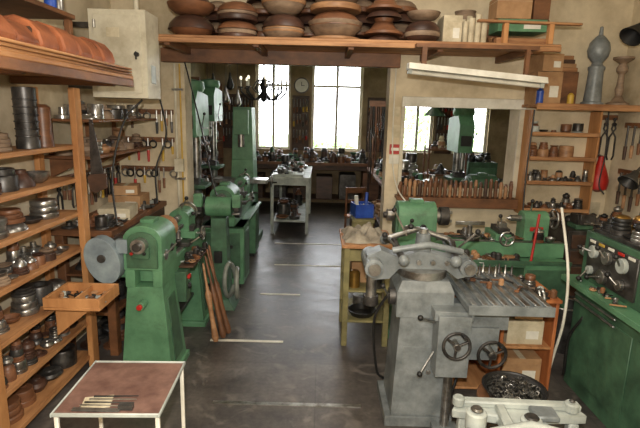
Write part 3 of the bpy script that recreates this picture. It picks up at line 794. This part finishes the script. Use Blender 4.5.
b = B('drawer_cabinet')
b.bx(2.32, 2.95, 4.35, 4.95, 0, 1.0, DSTEEL)
for k in range(6): b.bx(2.35, 2.92, 4.335, 4.35, .06+k*.155, .19+k*.155, DWOOD); b.cyl((2.64, 4.335, .125+k*.155), (2.64, 4.31, .125+k*.155), .015, STEEL, seg=8)
b.done()
b = B('bench_vice', (2.5, 4.5, 1.0))
b.bx(-.08, .08, -.08, .1, 0, .04, GREEN2); b.bx(-.06, .06, -.05, .1, .04, .13, DSTEEL); b.bx(-.07, .07, -.12, -.08, .05, .15, DSTEEL); b.cyl((0, -.2, .08), (0, -.05, .08), .015, STEEL); b.cyl((-.08, -.2, .08), (.08, -.2, .08), .007, STEEL)
b.done()
b = B('steel_tool_clutter'); clutter_x(b, 2.62, 2.94, 4.38, 4.76, 1.0, [STEEL, DSTEEL, TURN1, BLACK], .3, (.04, .07), 3); clutter_x(b, 2.34, 2.94, 4.8, 4.94, 1.0, [DSTEEL, STEEL, TURN1], .1, (.04, .06), 1); b.done(.002)
b = B('waste_bin', (2.18, 4.0, 0)); b.lathe([(.12, 0), (.15, .42), (.14, .42), (.11, .02), (0, .02)], (0, 0, 0), DSTEEL, cap=False); b.ring((0, 0, .42), .148, .008, STEEL); scraps(b, -.05, .05, -.05, .05, .3, 14, 1.3, [PAPER, CARD, DSTEEL]); b.done(0)

b = B('wall_rack_shelf')
lv = [1.12, 1.4, 1.64, 1.88]
for z in lv: b.bx(2.06, 2.72, 4.78, 5.0, z-.02, z, PINEX); b.bx(2.06, 2.72, 4.77, 4.78, z-.03, z+.01, PINEX)
for xx in (2.05, 2.72): b.bx(xx, xx+.02, 4.8, 5.0, 1.05, 2.1, PINE)
b.done()
for i, z in enumerate(lv):
    b = B('lathe_tooling_row'); clutter_x(b, 2.08, 2.7, 4.79, 4.98, z, [[STEEL, TURN1, DSTEEL], [STEEL, DSTEEL, DSTEEL, TURN2], [TURN1, TURN2, TURN1, DSTEEL], [DSTEEL, TURN1, LGREY]][i], [.19, .16, .18, .17][i], [(.035, .048), (.03, .045), (.045, .09), (.04, .06)][i], [2, 2, 1, 1][i]); b.done(.002)
b = B('long_wall_shelf'); b.bx(2.0, 3.0, 4.62, 5.0, 2.12, 2.15, PINEX); b.bx(2.0, 3.0, 4.6, 4.62, 2.1, 2.16, PINEX); b.done()
b = B('grey_turned_finial', (2.6, 4.78, 2.15))
b.lathe([(.1, 0), (.1, .03), (.08, .04), (.075, .12), (.065, .32), (.075, .34), (.075, .36), (.05, .38), (.045, .4), (.085, .45), (.1, .51), (.085, .58), (.045, .63), (.02, .65), (.015, .72), (0, .73)], (0, 0, 0), GREY, seg=24); b.done(0)
b = B('turned_wood_candlestick', (2.86, 4.8, 2.15))
b.lathe([(.1, 0), (.1, .03), (.06, .05), (.03, .1), (.04, .16), (.03, .2), (.025, .3), (.05, .33), (.05, .36), (.03, .4), (.09, .44), (.09, .46), (0, .46)], (0, 0, 0), TURN4, seg=24); b.done(0)
carton('cardboard_box', 2.14, 4.84, 2.15, .24, .26, .3, CARD)
carton('cardboard_box', 2.14, 4.84, 2.455, .2, .26, .16, CARD, 6)
b = B('spray_can'); b.lathe([(.032, 0), (.032, .12), (.015, .14), (.015, .16), (0, .16)], (2.04, 4.66, 2.15), BLUE); b.lathe([(.03, 0), (.03, .09), (.012, .11), (0, .11)], (2.34, 4.68, 2.15), YELL); b.done(0)
b = B('wooden_picture_frames')
for k in range(5): b.box((2.36, 4.86+.024*k, 2.15+.16+.02*k), (.24-.01*k, .016, .32+.04*k), [BWOOD, PINEX, CARD, DWOOD, PINEX][k])
b.done()
b = B('black_work_lamp', (2.99, 4.55, 2.8))
b.cyl((0, 0, 0), (-.03, 0, 0), .05, BLACK); b.tube([(-.02, 0, 0), (-.12, -.02, .06), (-.2, -.03, .04)], .012, BLACK)
b.lathe([(.03, 0), (.05, .05), (.1, .16), (.09, .16), (.04, .05)], (-.18, -.03, .05), BLACK, (-.6, -.2, -.6)); b.done(0)
b = B('hanging_tongs')
b.bx(2.75, 2.99, 4.97, 5.0, 2.02, 2.07, BWOOD)
for k in range(3): pliers(b, 2.79+k*.08, 4.95, 2.04, .42, DSTEEL if k else BWOOD); b.cyl((2.79+k*.08, 4.97, 2.03), (2.79+k*.08, 4.93, 2.04), .004, STEEL, seg=6)
b.done(0)
b = B('red_dust_bag'); b.lathe([(.02, 0), (.085, .03), (.095, .12), (.07, .2), (.04, .28), (.025, .36), (0, .37)], (2.83, 4.88, 1.3), RED, seg=12); b.cyl((2.83, 4.88, 1.66), (2.83, 4.99, 1.69), .005, STEEL, seg=6); b.done(0)
b = B('long_file_rack')
b.bx(2.965, 2.99, 3.4, 4.8, 1.95, 2.0, BWOOD); b.bx(2.965, 2.99, 3.4, 4.8, 1.5, 1.55, BWOOD)
for k in range(13):
    yy = 3.5+k*.1
    for zt in (1.97, 1.52):
        hh = R.uniform(.25, .38); b.cyl((2.94, yy, zt), (2.94, yy, zt-hh*.6), .01, DSTEEL, seg=8); b.cyl((2.94, yy, zt-hh*.6), (2.94, yy, zt-hh), .018, R.choice([BWOOD, TURN2, DWOOD]), .014, seg=8)
        b.cyl((2.97, yy, zt-.01), (2.93, yy, zt), .004, STEEL, seg=6)
b.done(0)

b = B('turning_chisel_rack')
b.bx(.78, 2.02, 4.86, 5.0, 1.17, 1.2, BWOOD); b.bx(.78, 2.02, 4.84, 4.86, 1.1, 1.2, BWOOD)
for row in range(2):
    for k in range(23):
        xx = .81+k*.052+.02*row
        hh = R.uniform(.13, .21)-.03*(1-row)
        b.lathe([(.014, 0), (.02, .03), (.017, hh*.5), (.021, hh*.8), (.012, hh), (0, hh)], (xx, 4.89+.06*row, 1.2), R.choice([TURN1, TURN2, DWOOD, BWOOD]), seg=10)
b.done(0)
b = B('fire_notice_sign'); b.bx(.7, .81, 4.985, 5.0, 1.62, 1.72, RED); b.bx(.715, .795, 4.982, 4.985, 1.655, 1.685, WHITE); b.bx(.7, .81, 4.985, 5.0, 1.52, 1.61, WHITE); b.done(0)
b = B('paper_notices')
for (xx, zz, w, h) in ((.76, 1.85, .09, .13), (2.9, 1.1, .1, .14), (.75, 2.05, .07, .1)): b.box((xx, 4.996, zz), (w, .004, h), PAPER, (0, 3, 0))
b.done(0)

b = B('ceiling_storage_shelf')
for k in range(6): b.bx(-1.42-.15*(k % 2), 1.97+.03*(k % 2), 4.2+k*.133, 4.325+k*.133, 2.6, 2.622, PINEX)
b.bx(-1.5, 1.97, 4.19, 4.23, 2.56, 2.6, PINEX)
for xx in (-1.35, -.6, .2, .95, 1.7): b.bx(xx, xx+.05, 4.23, 5.0 if xx > .8 else 4.9, 2.54, 2.6, BWOOD)
b.done()
b = B('large_turned_bowls')
def stack(b, xx, yy, r, mm, n, kinds, lo=.9):
    z = 2.622
    for k in range(n):
        rr = r*R.uniform(lo, 1.0); m = mm[k % len(mm)]; kd = kinds[k % len(kinds)]
        if kd == 'b': h = rr*R.uniform(.45, .65); bowl(b, (xx, yy, z), rr, h, m, True, 32); z += h*.7
        elif kd == 'i': h = rr*R.uniform(.4, .6); bowl(b, (xx, yy, z), rr, h, m, False, 32); z += h
        elif kd == 'd': h = R.uniform(.025, .05); b.lathe([(rr*.97, 0), (rr, h*.3), (rr, h*.8), (rr*.96, h), (0, h)], (xx, yy, z), m, seg=32); z += h
        elif kd == 't': h = rr*.8; b.lathe([(rr, 0), (rr, h*.15), (rr*.7, h*.35), (rr*.45, h*.8), (rr*.5, h), (0, h)], (xx, yy, z), m, seg=32); z += h
stack(b, -1.16, 4.42, .21, [TURN1, TURN3], 5, 'bi')
stack(b, -.76, 4.42, .18, [TURN3, TURN4, TURN1], 6, 'ddi')
stack(b, -.36, 4.42, .2, [TURN4, TURN2, TURN3], 8, 'bdi')
stack(b, .09, 4.44, .24, [TURN2, TURN4, TURN1], 8, 'dbi')
stack(b, .51, 4.42, .17, [TURN3, TURN1], 4, 'it')
stack(b, .85, 4.42, .155, [TURN3, TURN4], 4, 'bdi')
b.done(0)
b = B('turned_bowls_rear_row')
for (xx, r, n) in ((-1.0, .17, 6), (-.58, .17, 7), (-.14, .18, 7), (.31, .18, 7), (.7, .17, 6)): stack(b, xx, 4.81, r, [TURN3, TURN1, TURN4], n, 'idi')
b.done(0)
carton('cardboard_box', 1.1, 4.5, 2.622, .16, .25, .24, PAPER)
b = B('rolled_paper_bundle')
for k in range(7): b.cyl((1.22+.055*(k % 4), 4.42+.08*(k//4), 2.622), (1.22+.055*(k % 4), 4.42+.08*(k//4), 2.82+.03*(k % 3)), .026, PAPER, seg=12)
b.done(0)
b = B('lumber_offcuts')
for k in range(6): b.bx(1.46, 1.9, 4.3+k*.07, 4.36+k*.07, 2.622, 2.68+.01*k, [PINEX, BWOOD, PINEX][k % 3])
b.box((1.72, 4.28, 2.8), (.9, .05, .02), PINEX, (0, 0, 4)); b.bx(1.5, 1.54, 4.25, 4.31, 2.622, 2.79, PINE); b.bx(1.88, 1.92, 4.25, 4.31, 2.622, 2.79, PINE)
b.box((1.6, 4.8, 2.85), (1.0, .03, .06), PINEX, (0, -14, 0)); b.box((1.65, 4.76, 2.8), (.9, .03, .08), BWOOD, (0, -10, 0))
b.done()
carton('green_tool_case', 1.7, 4.5, 2.745, .42, .24, .1, GREEN)
b = B('stacked_cartons')
for (xx, yy, zz, sx, sy, sz, m) in ((1.62, 4.5, 2.85, .3, .22, .18, CARD), (1.86, 4.5, 2.85, .14, .2, .24, BWOOD)): b.box((xx, yy, zz+sz/2), (sx, sy, sz), m); b.box((xx, yy, zz+sz*.8), (sx*1.01, sy*1.01, .006), PAPER)
b.done()
b = B('turned_grey_urn', (1.32, 4.82, 2.622)); b.lathe([(.08, 0), (.08, .03), (.03, .06), (.1, .18), (.12, .28), (.09, .34), (.1, .36), (0, .36)], (0, 0, 0), TURN4, seg=24); b.done(0)

b = B('fluorescent_ceiling_lamp', (1.26, 4.12, 2.36))
b.prism([(-.08, -.02), (.08, -.02), (.05, .03), (-.05, .03)], -.57, .57, WHITE, 'x')
b.cyl((-.54, 0, -.04), (.54, 0, -.04), .017, WHITE); b.box((-.55, 0, -.035), (.03, .05, .04), LGREY); b.box((.55, 0, -.035), (.03, .05, .04), LGREY)
o = b.done(0); o.rotation_euler = (0, math.radians(4.5), 0)
b = B('lamp_hanging_bracket'); b.bx(.8, .84, 4.1, 4.14, 2.425, 2.56, BWOOD); b.bx(1.65, 1.68, 4.1, 4.14, 2.355, 2.56, BWOOD); b.bx(.75, 1.75, 4.1, 4.19, 2.56, 2.59, BWOOD); b.done(0)

for pts, r, m in (
    ([(-1.4, 4.2, 2.15), (-1.38, 4.3, 1.8), (-1.45, 4.2, 1.5), (-1.4, 4.05, 1.22)], .008, BLACK),
    ([(-1.45, 3.95, 2.08), (-1.55, 3.8, 1.9), (-1.62, 3.7, 1.5), (-1.52, 3.5, 1.15)], .008, BLACK),
    ([(-1.38, 4.93, 2.5), (-1.3, 4.9, 2.2), (-1.2, 4.86, 1.8), (-1.1, 4.84, 1.3), (-1.05, 4.8, 1.17)], .007, BLACK),
    ([(.72, 4.98, 2.5), (.72, 4.97, 1.9), (.74, 4.96, 1.5), (.76, 4.7, 1.3), (.82, 4.45, 1.2)], .007, WHITE),
    ([(2.03, 4.72, 2.1), (2.02, 4.72, 1.5), (1.98, 4.6, 1.1), (2.0, 4.56, .8)], .008, BLACK),
    ([(2.76, 4.75, 2.1), (2.78, 4.74, 1.7), (2.76, 4.74, 1.4), (2.8, 4.7, 1.3)], .007, BLACK)):
    b = B('power_cable'); b.curve(pts, r, m); b.done(0)
b = B('floor_storage_jars'); clutter_y(b, .7, .95, 3.95, 4.6, 0, [DSTEEL, BLACK, TURN1, STEEL], .4, (.07, .11), 1); b.done(.002)

# ------------------------------------------------ BACK ROOM
b = B('chandelier', (-.84, 7.0, 0))
b.cyl((0, 0, 2.5), (0, 0, 3.6), .01, BLACK, seg=8); b.lathe([(.0, 2.14), (.05, 2.19), (.025, 2.28), (.06, 2.38), (.02, 2.47), (0, 2.56)], (0, 0, 0), BLACK, seg=12)
for k in range(8):
    a = k*pi/4+.2; c, s_ = math.cos(a), math.sin(a)
    b.tube([(.02*c, .02*s_, 2.3), (.1*c, .1*s_, 2.19), (.21*c, .21*s_, 2.19), (.32*c, .32*s_, 2.29), (.32*c, .32*s_, 2.34)], .013, BLACK, 6)
    b.tube([(.02*c, .02*s_, 2.46), (.1*c, .1*s_, 2.44), (.16*c, .16*s_, 2.34), (.1*c, .1*s_, 2.28)], .008, BLACK, 6)
    b.cyl((.32*c, .32*s_, 2.34), (.32*c, .32*s_, 2.355), .038, BLACK, seg=10); b.cyl((.32*c, .32*s_, 2.355), (.32*c, .32*s_, 2.45), .013, WHITE, seg=8); b.sph((.32*c, .32*s_, 2.47), .018, GLASSB, (1, 1, 1.6), 8)
b.done(0)
b = B('wall_clock', (-.48, 10.98, 2.62)); b.cyl((0, .02, 0), (0, -.03, 0), .17, DSTEEL, seg=28); b.cyl((0, -.03, 0), (0, -.034, 0), .145, WHITE, seg=28); b.box((0, -.036, .03), (.014, .004, .09), BLACK); b.box((.03, -.036, 0), (.07, .004, .014), BLACK); b.done(0)
def table(name, x0, x1, y0, y1, z, top, leg, t=.04):
    b = B(name); b.bx(x0, x1, y0, y1, z-t, z, top)
    for xx in (x0+.04, x1-.04):
        for yy in (y0+.04, y1-.04): b.bx(xx-.025, xx+.025, yy-.025, yy+.025, 0, z-t, leg)
    b.bx(x0+.06, x1-.06, y0+.03, y0+.05, z-t-.1, z-t, leg)
    b.bx(x0+.04, x1-.04, y0+.04, y1-.04, .2, .22, leg); return b.done()
table('long_work_table', -.85, -.18, 7.9, 9.7, .97, LGREY, LGREY)
b = B('white_surface_plate'); b.bx(-.8, -.3, 7.95, 8.4, .97, 1.01, LGREY); b.done()
b = B('table_tool_clutter'); clutter_x(b, -.8, -.24, 8.5, 9.6, .97, [STEEL, DSTEEL, BLACK, TURN1, GREEN2], .34, (.04, .09), 5); scraps(b, -.75, -.35, 8.0, 8.35, 1.01, 14, 1.5); clutter_x(b, -.78, -.26, 8.0, 9.6, .22, [DSTEEL, BLACK, TURN1], .4, (.08, .13), 5); b.done(0)
table('window_workbench', -1.7, 1.4, 10.2, 10.95, 1.0, BWOOD, DWOOD, .06)
b = B('workbench_clutter'); clutter_x(b, -1.65, 1.35, 10.25, 10.9, 1.0, [STEEL, DSTEEL, BLACK, TURN1, TURN3, GREEN2], .42, (.04, .11), 4); b.done(0)
b = B('tool_storage_boxes')
for k in range(6): b.bx(-1.6+k*.5, -1.25+k*.5, 10.26, 10.8, .22, .7+.05*(k % 3), [DWOOD, DSTEEL, DWOOD, TURN3, DSTEEL, TURN1][k])
b.done()
table('side_bench', .95, 1.7, 6.4, 10.0, .95, BWOOD, DWOOD)
b = B('side_bench_clutter'); clutter_y(b, 1.0, 1.65, 6.5, 9.9, .95, [STEEL, DSTEEL, BLACK, TURN1, TURN2, GREEN], .5, (.05, .13), 3); clutter_y(b, 1.0, 1.65, 6.5, 9.9, .22, [DSTEEL, BLACK, TURN1, CARD], .5, (.1, .15), 2); b.done(0)
table('machine_table', .38, .64, 5.45, 5.85, .82, OLIVE, OLIVE)
b = B('blue_plastic_crate', (.5, 5.64, .82), 12)
b.box((0, 0, .01), (.22, .24, .02), BLUE)
for q in (-1, 1): b.box((q*.105, 0, .09), (.012, .24, .14), BLUE); b.box((0, q*.115, .09), (.2, .012, .14), BLUE)
for k in range(4): b.cyl((-.06+.04*k, -.05, .1), (-.04+.04*k, .06, .13), .018, [WHITE, BLUE, LGREY, BLUE][k], seg=10)
b.cyl((.05, .02, .1), (.07, .05, .28), .02, BLUE); b.cyl((-.05, .05, .1), (-.06, .06, .24), .025, WHITE)
b.done()
b = B('small_wooden_chest'); b.bx(.4, .64, 6.0, 6.35, 0, .7, DWOOD)
for k in range(3): b.bx(.42, .62, 5.985, 6.0, .06+.21*k, .24+.21*k, BWOOD); b.cyl((.52, 5.985, .15+.21*k), (.52, 5.96, .15+.21*k), .015, BRASS, seg=8)
clutter_x(b, .42, .62, 6.03, 6.33, .7, [DSTEEL, TURN1, STEEL], .35, (.05, .08), 2)
b.done()
b = B('wooden_chair', (.62, 7.3, 0), 20)
for q in (-1, 1): b.cyl((q*.17, -.17, 0), (q*.16, -.16, .45), .018, BWOOD); b.cyl((q*.17, .17, 0), (q*.16, .18, .9), .018, BWOOD)
b.box((0, 0, .46), (.38, .38, .03), CABW); b.box((0, .18, .85), (.34, .02, .09), BWOOD); b.box((0, .18, .68), (.32, .02, .05), BWOOD)
b.box((0, -.165, .2), (.32, .015, .02), BWOOD); b.done()
b = B('hanging_belts')
b.bx(.5, .84, 5.27, 5.3, 2.1, 2.16, BWOOD)
for k in range(8):
    xx = .52+k*.024; h = R.uniform(.5, .85)
    b.tube([(xx, 5.3+.02*k, 2.12), (xx-.01, 5.32, 2.12-h*.5), (xx, 5.31, 2.12-h), (xx+.02, 5.33, 2.12-h*.5), (xx+.01, 5.3, 2.12)], .009, R.choice([DWOOD, BLACK, TURN1]), 6)
b.done(0)
b = B('tool_wall_shelf')
for z in (.6, 1.0, 1.4, 1.8, 2.2): b.bx(-2.6, -2.2, 6.8, 10.8, z-.03, z, BWOOD)
for yy in (6.8, 8.8, 10.76): b.bx(-2.6, -2.2, yy, yy+.04, 0, 2.6, BWOOD)
b.done()
b = B('stored_tool_clutter')
for z in (.6, 1.0, 1.4, 1.8, 2.2): clutter_y(b, -2.58, -2.22, 6.86, 8.78, z, [STEEL, DSTEEL, TURN1, TURN2, BLACK], .34, (.06, .12)); clutter_y(b, -2.58, -2.22, 8.86, 10.7, z, [STEEL, DSTEEL, TURN1, TURN3, BLACK], .34, (.06, .12))
b.done(0)
b = B('hanging_ceiling_tools')
for k in range(7):
    xx = -2.1+.085*k; yy = 8.9+R.uniform(-.3, .6); zt = R.uniform(2.4, 2.7)
    b.cyl((xx, yy, 3.6), (xx, yy, zt), .004, BLACK, seg=5); b.lathe([(.02, 0), (.06, .03), (.07, .08), (.03, .2), (.015, .3), (0, .3)], (xx, yy, zt-.3), R.choice([DSTEEL, TURN1, BLACK, STEEL]), seg=10)
b.done(0)
b = B('back_wall_tool_board')
for (xa, xb) in ((-2.4, -1.55), (-.68, -.3), (1.0, 1.75), (2.55, 2.92)):
    b.bx(xa, xb, 10.97, 11.0, 1.2, 2.4, DWOOD)
    x = xa+.04
    while x < xb-.03:
        for zz in (2.32, 2.0, 1.65):
            h = R.uniform(.2, .3); b.cyl((x, 10.93, zz), (x, 10.93, zz-h*.6), .014, STEEL, seg=6); b.cyl((x, 10.93, zz-h*.6), (x, 10.93, zz-h), .024, R.choice(HM), seg=6); b.cyl((x, 10.96, zz), (x, 10.92, zz), .005, STEEL, seg=5)
        x += .07
b.done(0)
b = B('machine_cabinet'); b.bx(2.75, 3.3, 9.0, 9.6, 0, 1.2, GREEN2); b.bx(2.79, 3.26, 8.985, 9.0, .1, 1.1, GREEN); b.cyl((3.2, 8.985, .7), (3.2, 8.95, .7), .02, STEEL); clutter_x(b, 2.78, 3.28, 9.05, 9.55, 1.2, [DSTEEL, TURN1, BLACK], .45, (.06, .12), 3); b.done()
b = B('storage_rack')
for z in (.5, 1.0, 1.45): b.bx(1.9, 2.6, 8.6, 9.0, z-.03, z, BWOOD); clutter_x(b, 1.95, 2.55, 8.64, 8.96, z, [STEEL, DSTEEL, TURN1, TURN2, PAPER], .36, (.05, .1), 2)
for xx in (1.9, 2.57):
    for yy in (8.6, 8.97): b.bx(xx, xx+.03, yy, yy+.03, 0, 1.5, BWOOD)
b.done(0)
b = lathe_machine('spinning_lathe', (1.95, 6.3, 0), 0, 1.4, .95, GREEN2, True, False); b.done()
b = B('hanging_pendant_lamp', (1.6, 7.0, 0)); b.cyl((0, 0, 2.2), (0, 0, 3.6), .006, BLACK, seg=6); b.lathe([(.03, 2.22), (.05, 2.15), (.16, 2.02), (.15, 2.02), (.04, 2.13)], (0, 0, 0), GREEN2, cap=False); b.sph((0, 0, 2.06), .035, GLASSB); b.done(0)

# ------------------------------------------------ LIGHTS
w = bpy.data.worlds.new('World'); sc.world = w; w.use_nodes = True
bg = w.node_tree.nodes['Background']; bg.inputs[0].default_value = (.95, .97, 1, 1); bg.inputs[1].default_value = 11.0
def light(name, kind, loc, power, col=(1, 1, 1), size=.1, rot=None, sy=None):
    l = bpy.data.lights.new(name, kind); l.energy = power; l.color = col
    if kind == 'AREA':
        l.size = size
        if sy: l.shape = 'RECTANGLE'; l.size_y = sy
    else: l.shadow_soft_size = size
    o = bpy.data.objects.new(name, l); sc.collection.objects.link(o); o.location = loc
    if rot: o.rotation_euler = [math.radians(a) for a in rot]
    return o
light('camera_flash', 'POINT', (-.02, -.05, 2.2), 320, (1, .95, .86), .03)
light('fill_light_front', 'AREA', (.3, 1.2, 3.5), 22, (1, .92, .8), 1.2, (0, 0, 0), .4)  # added soft fill above the frame, no fixture hangs here
light('fill_light_mid', 'AREA', (.3, 3.4, 3.5), 20, (1, .92, .8), 1.2, (0, 0, 0), .4)  # added fill over the machines, softens the flash; not a real lamp
light('fill_light_back', 'AREA', (.5, 7.5, 3.5), 16, (1, .9, .76), 1.2, (0, 0, 0), .4)  # invented fill to lift the back room, separate from the chandelier

cam = bpy.data.cameras.new('camera'); co = bpy.data.objects.new('camera', cam); sc.collection.objects.link(co)
cam.lens = 27; cam.sensor_width = 36; cam.clip_start = .05
co.matrix_world = Matrix.Translation((0, 0, 2.0)) @ Matrix.Rotation(math.radians(90-11.7), 4, 'X') @ Matrix.Rotation(math.radians(1.5), 4, 'Z')
sc.camera = co
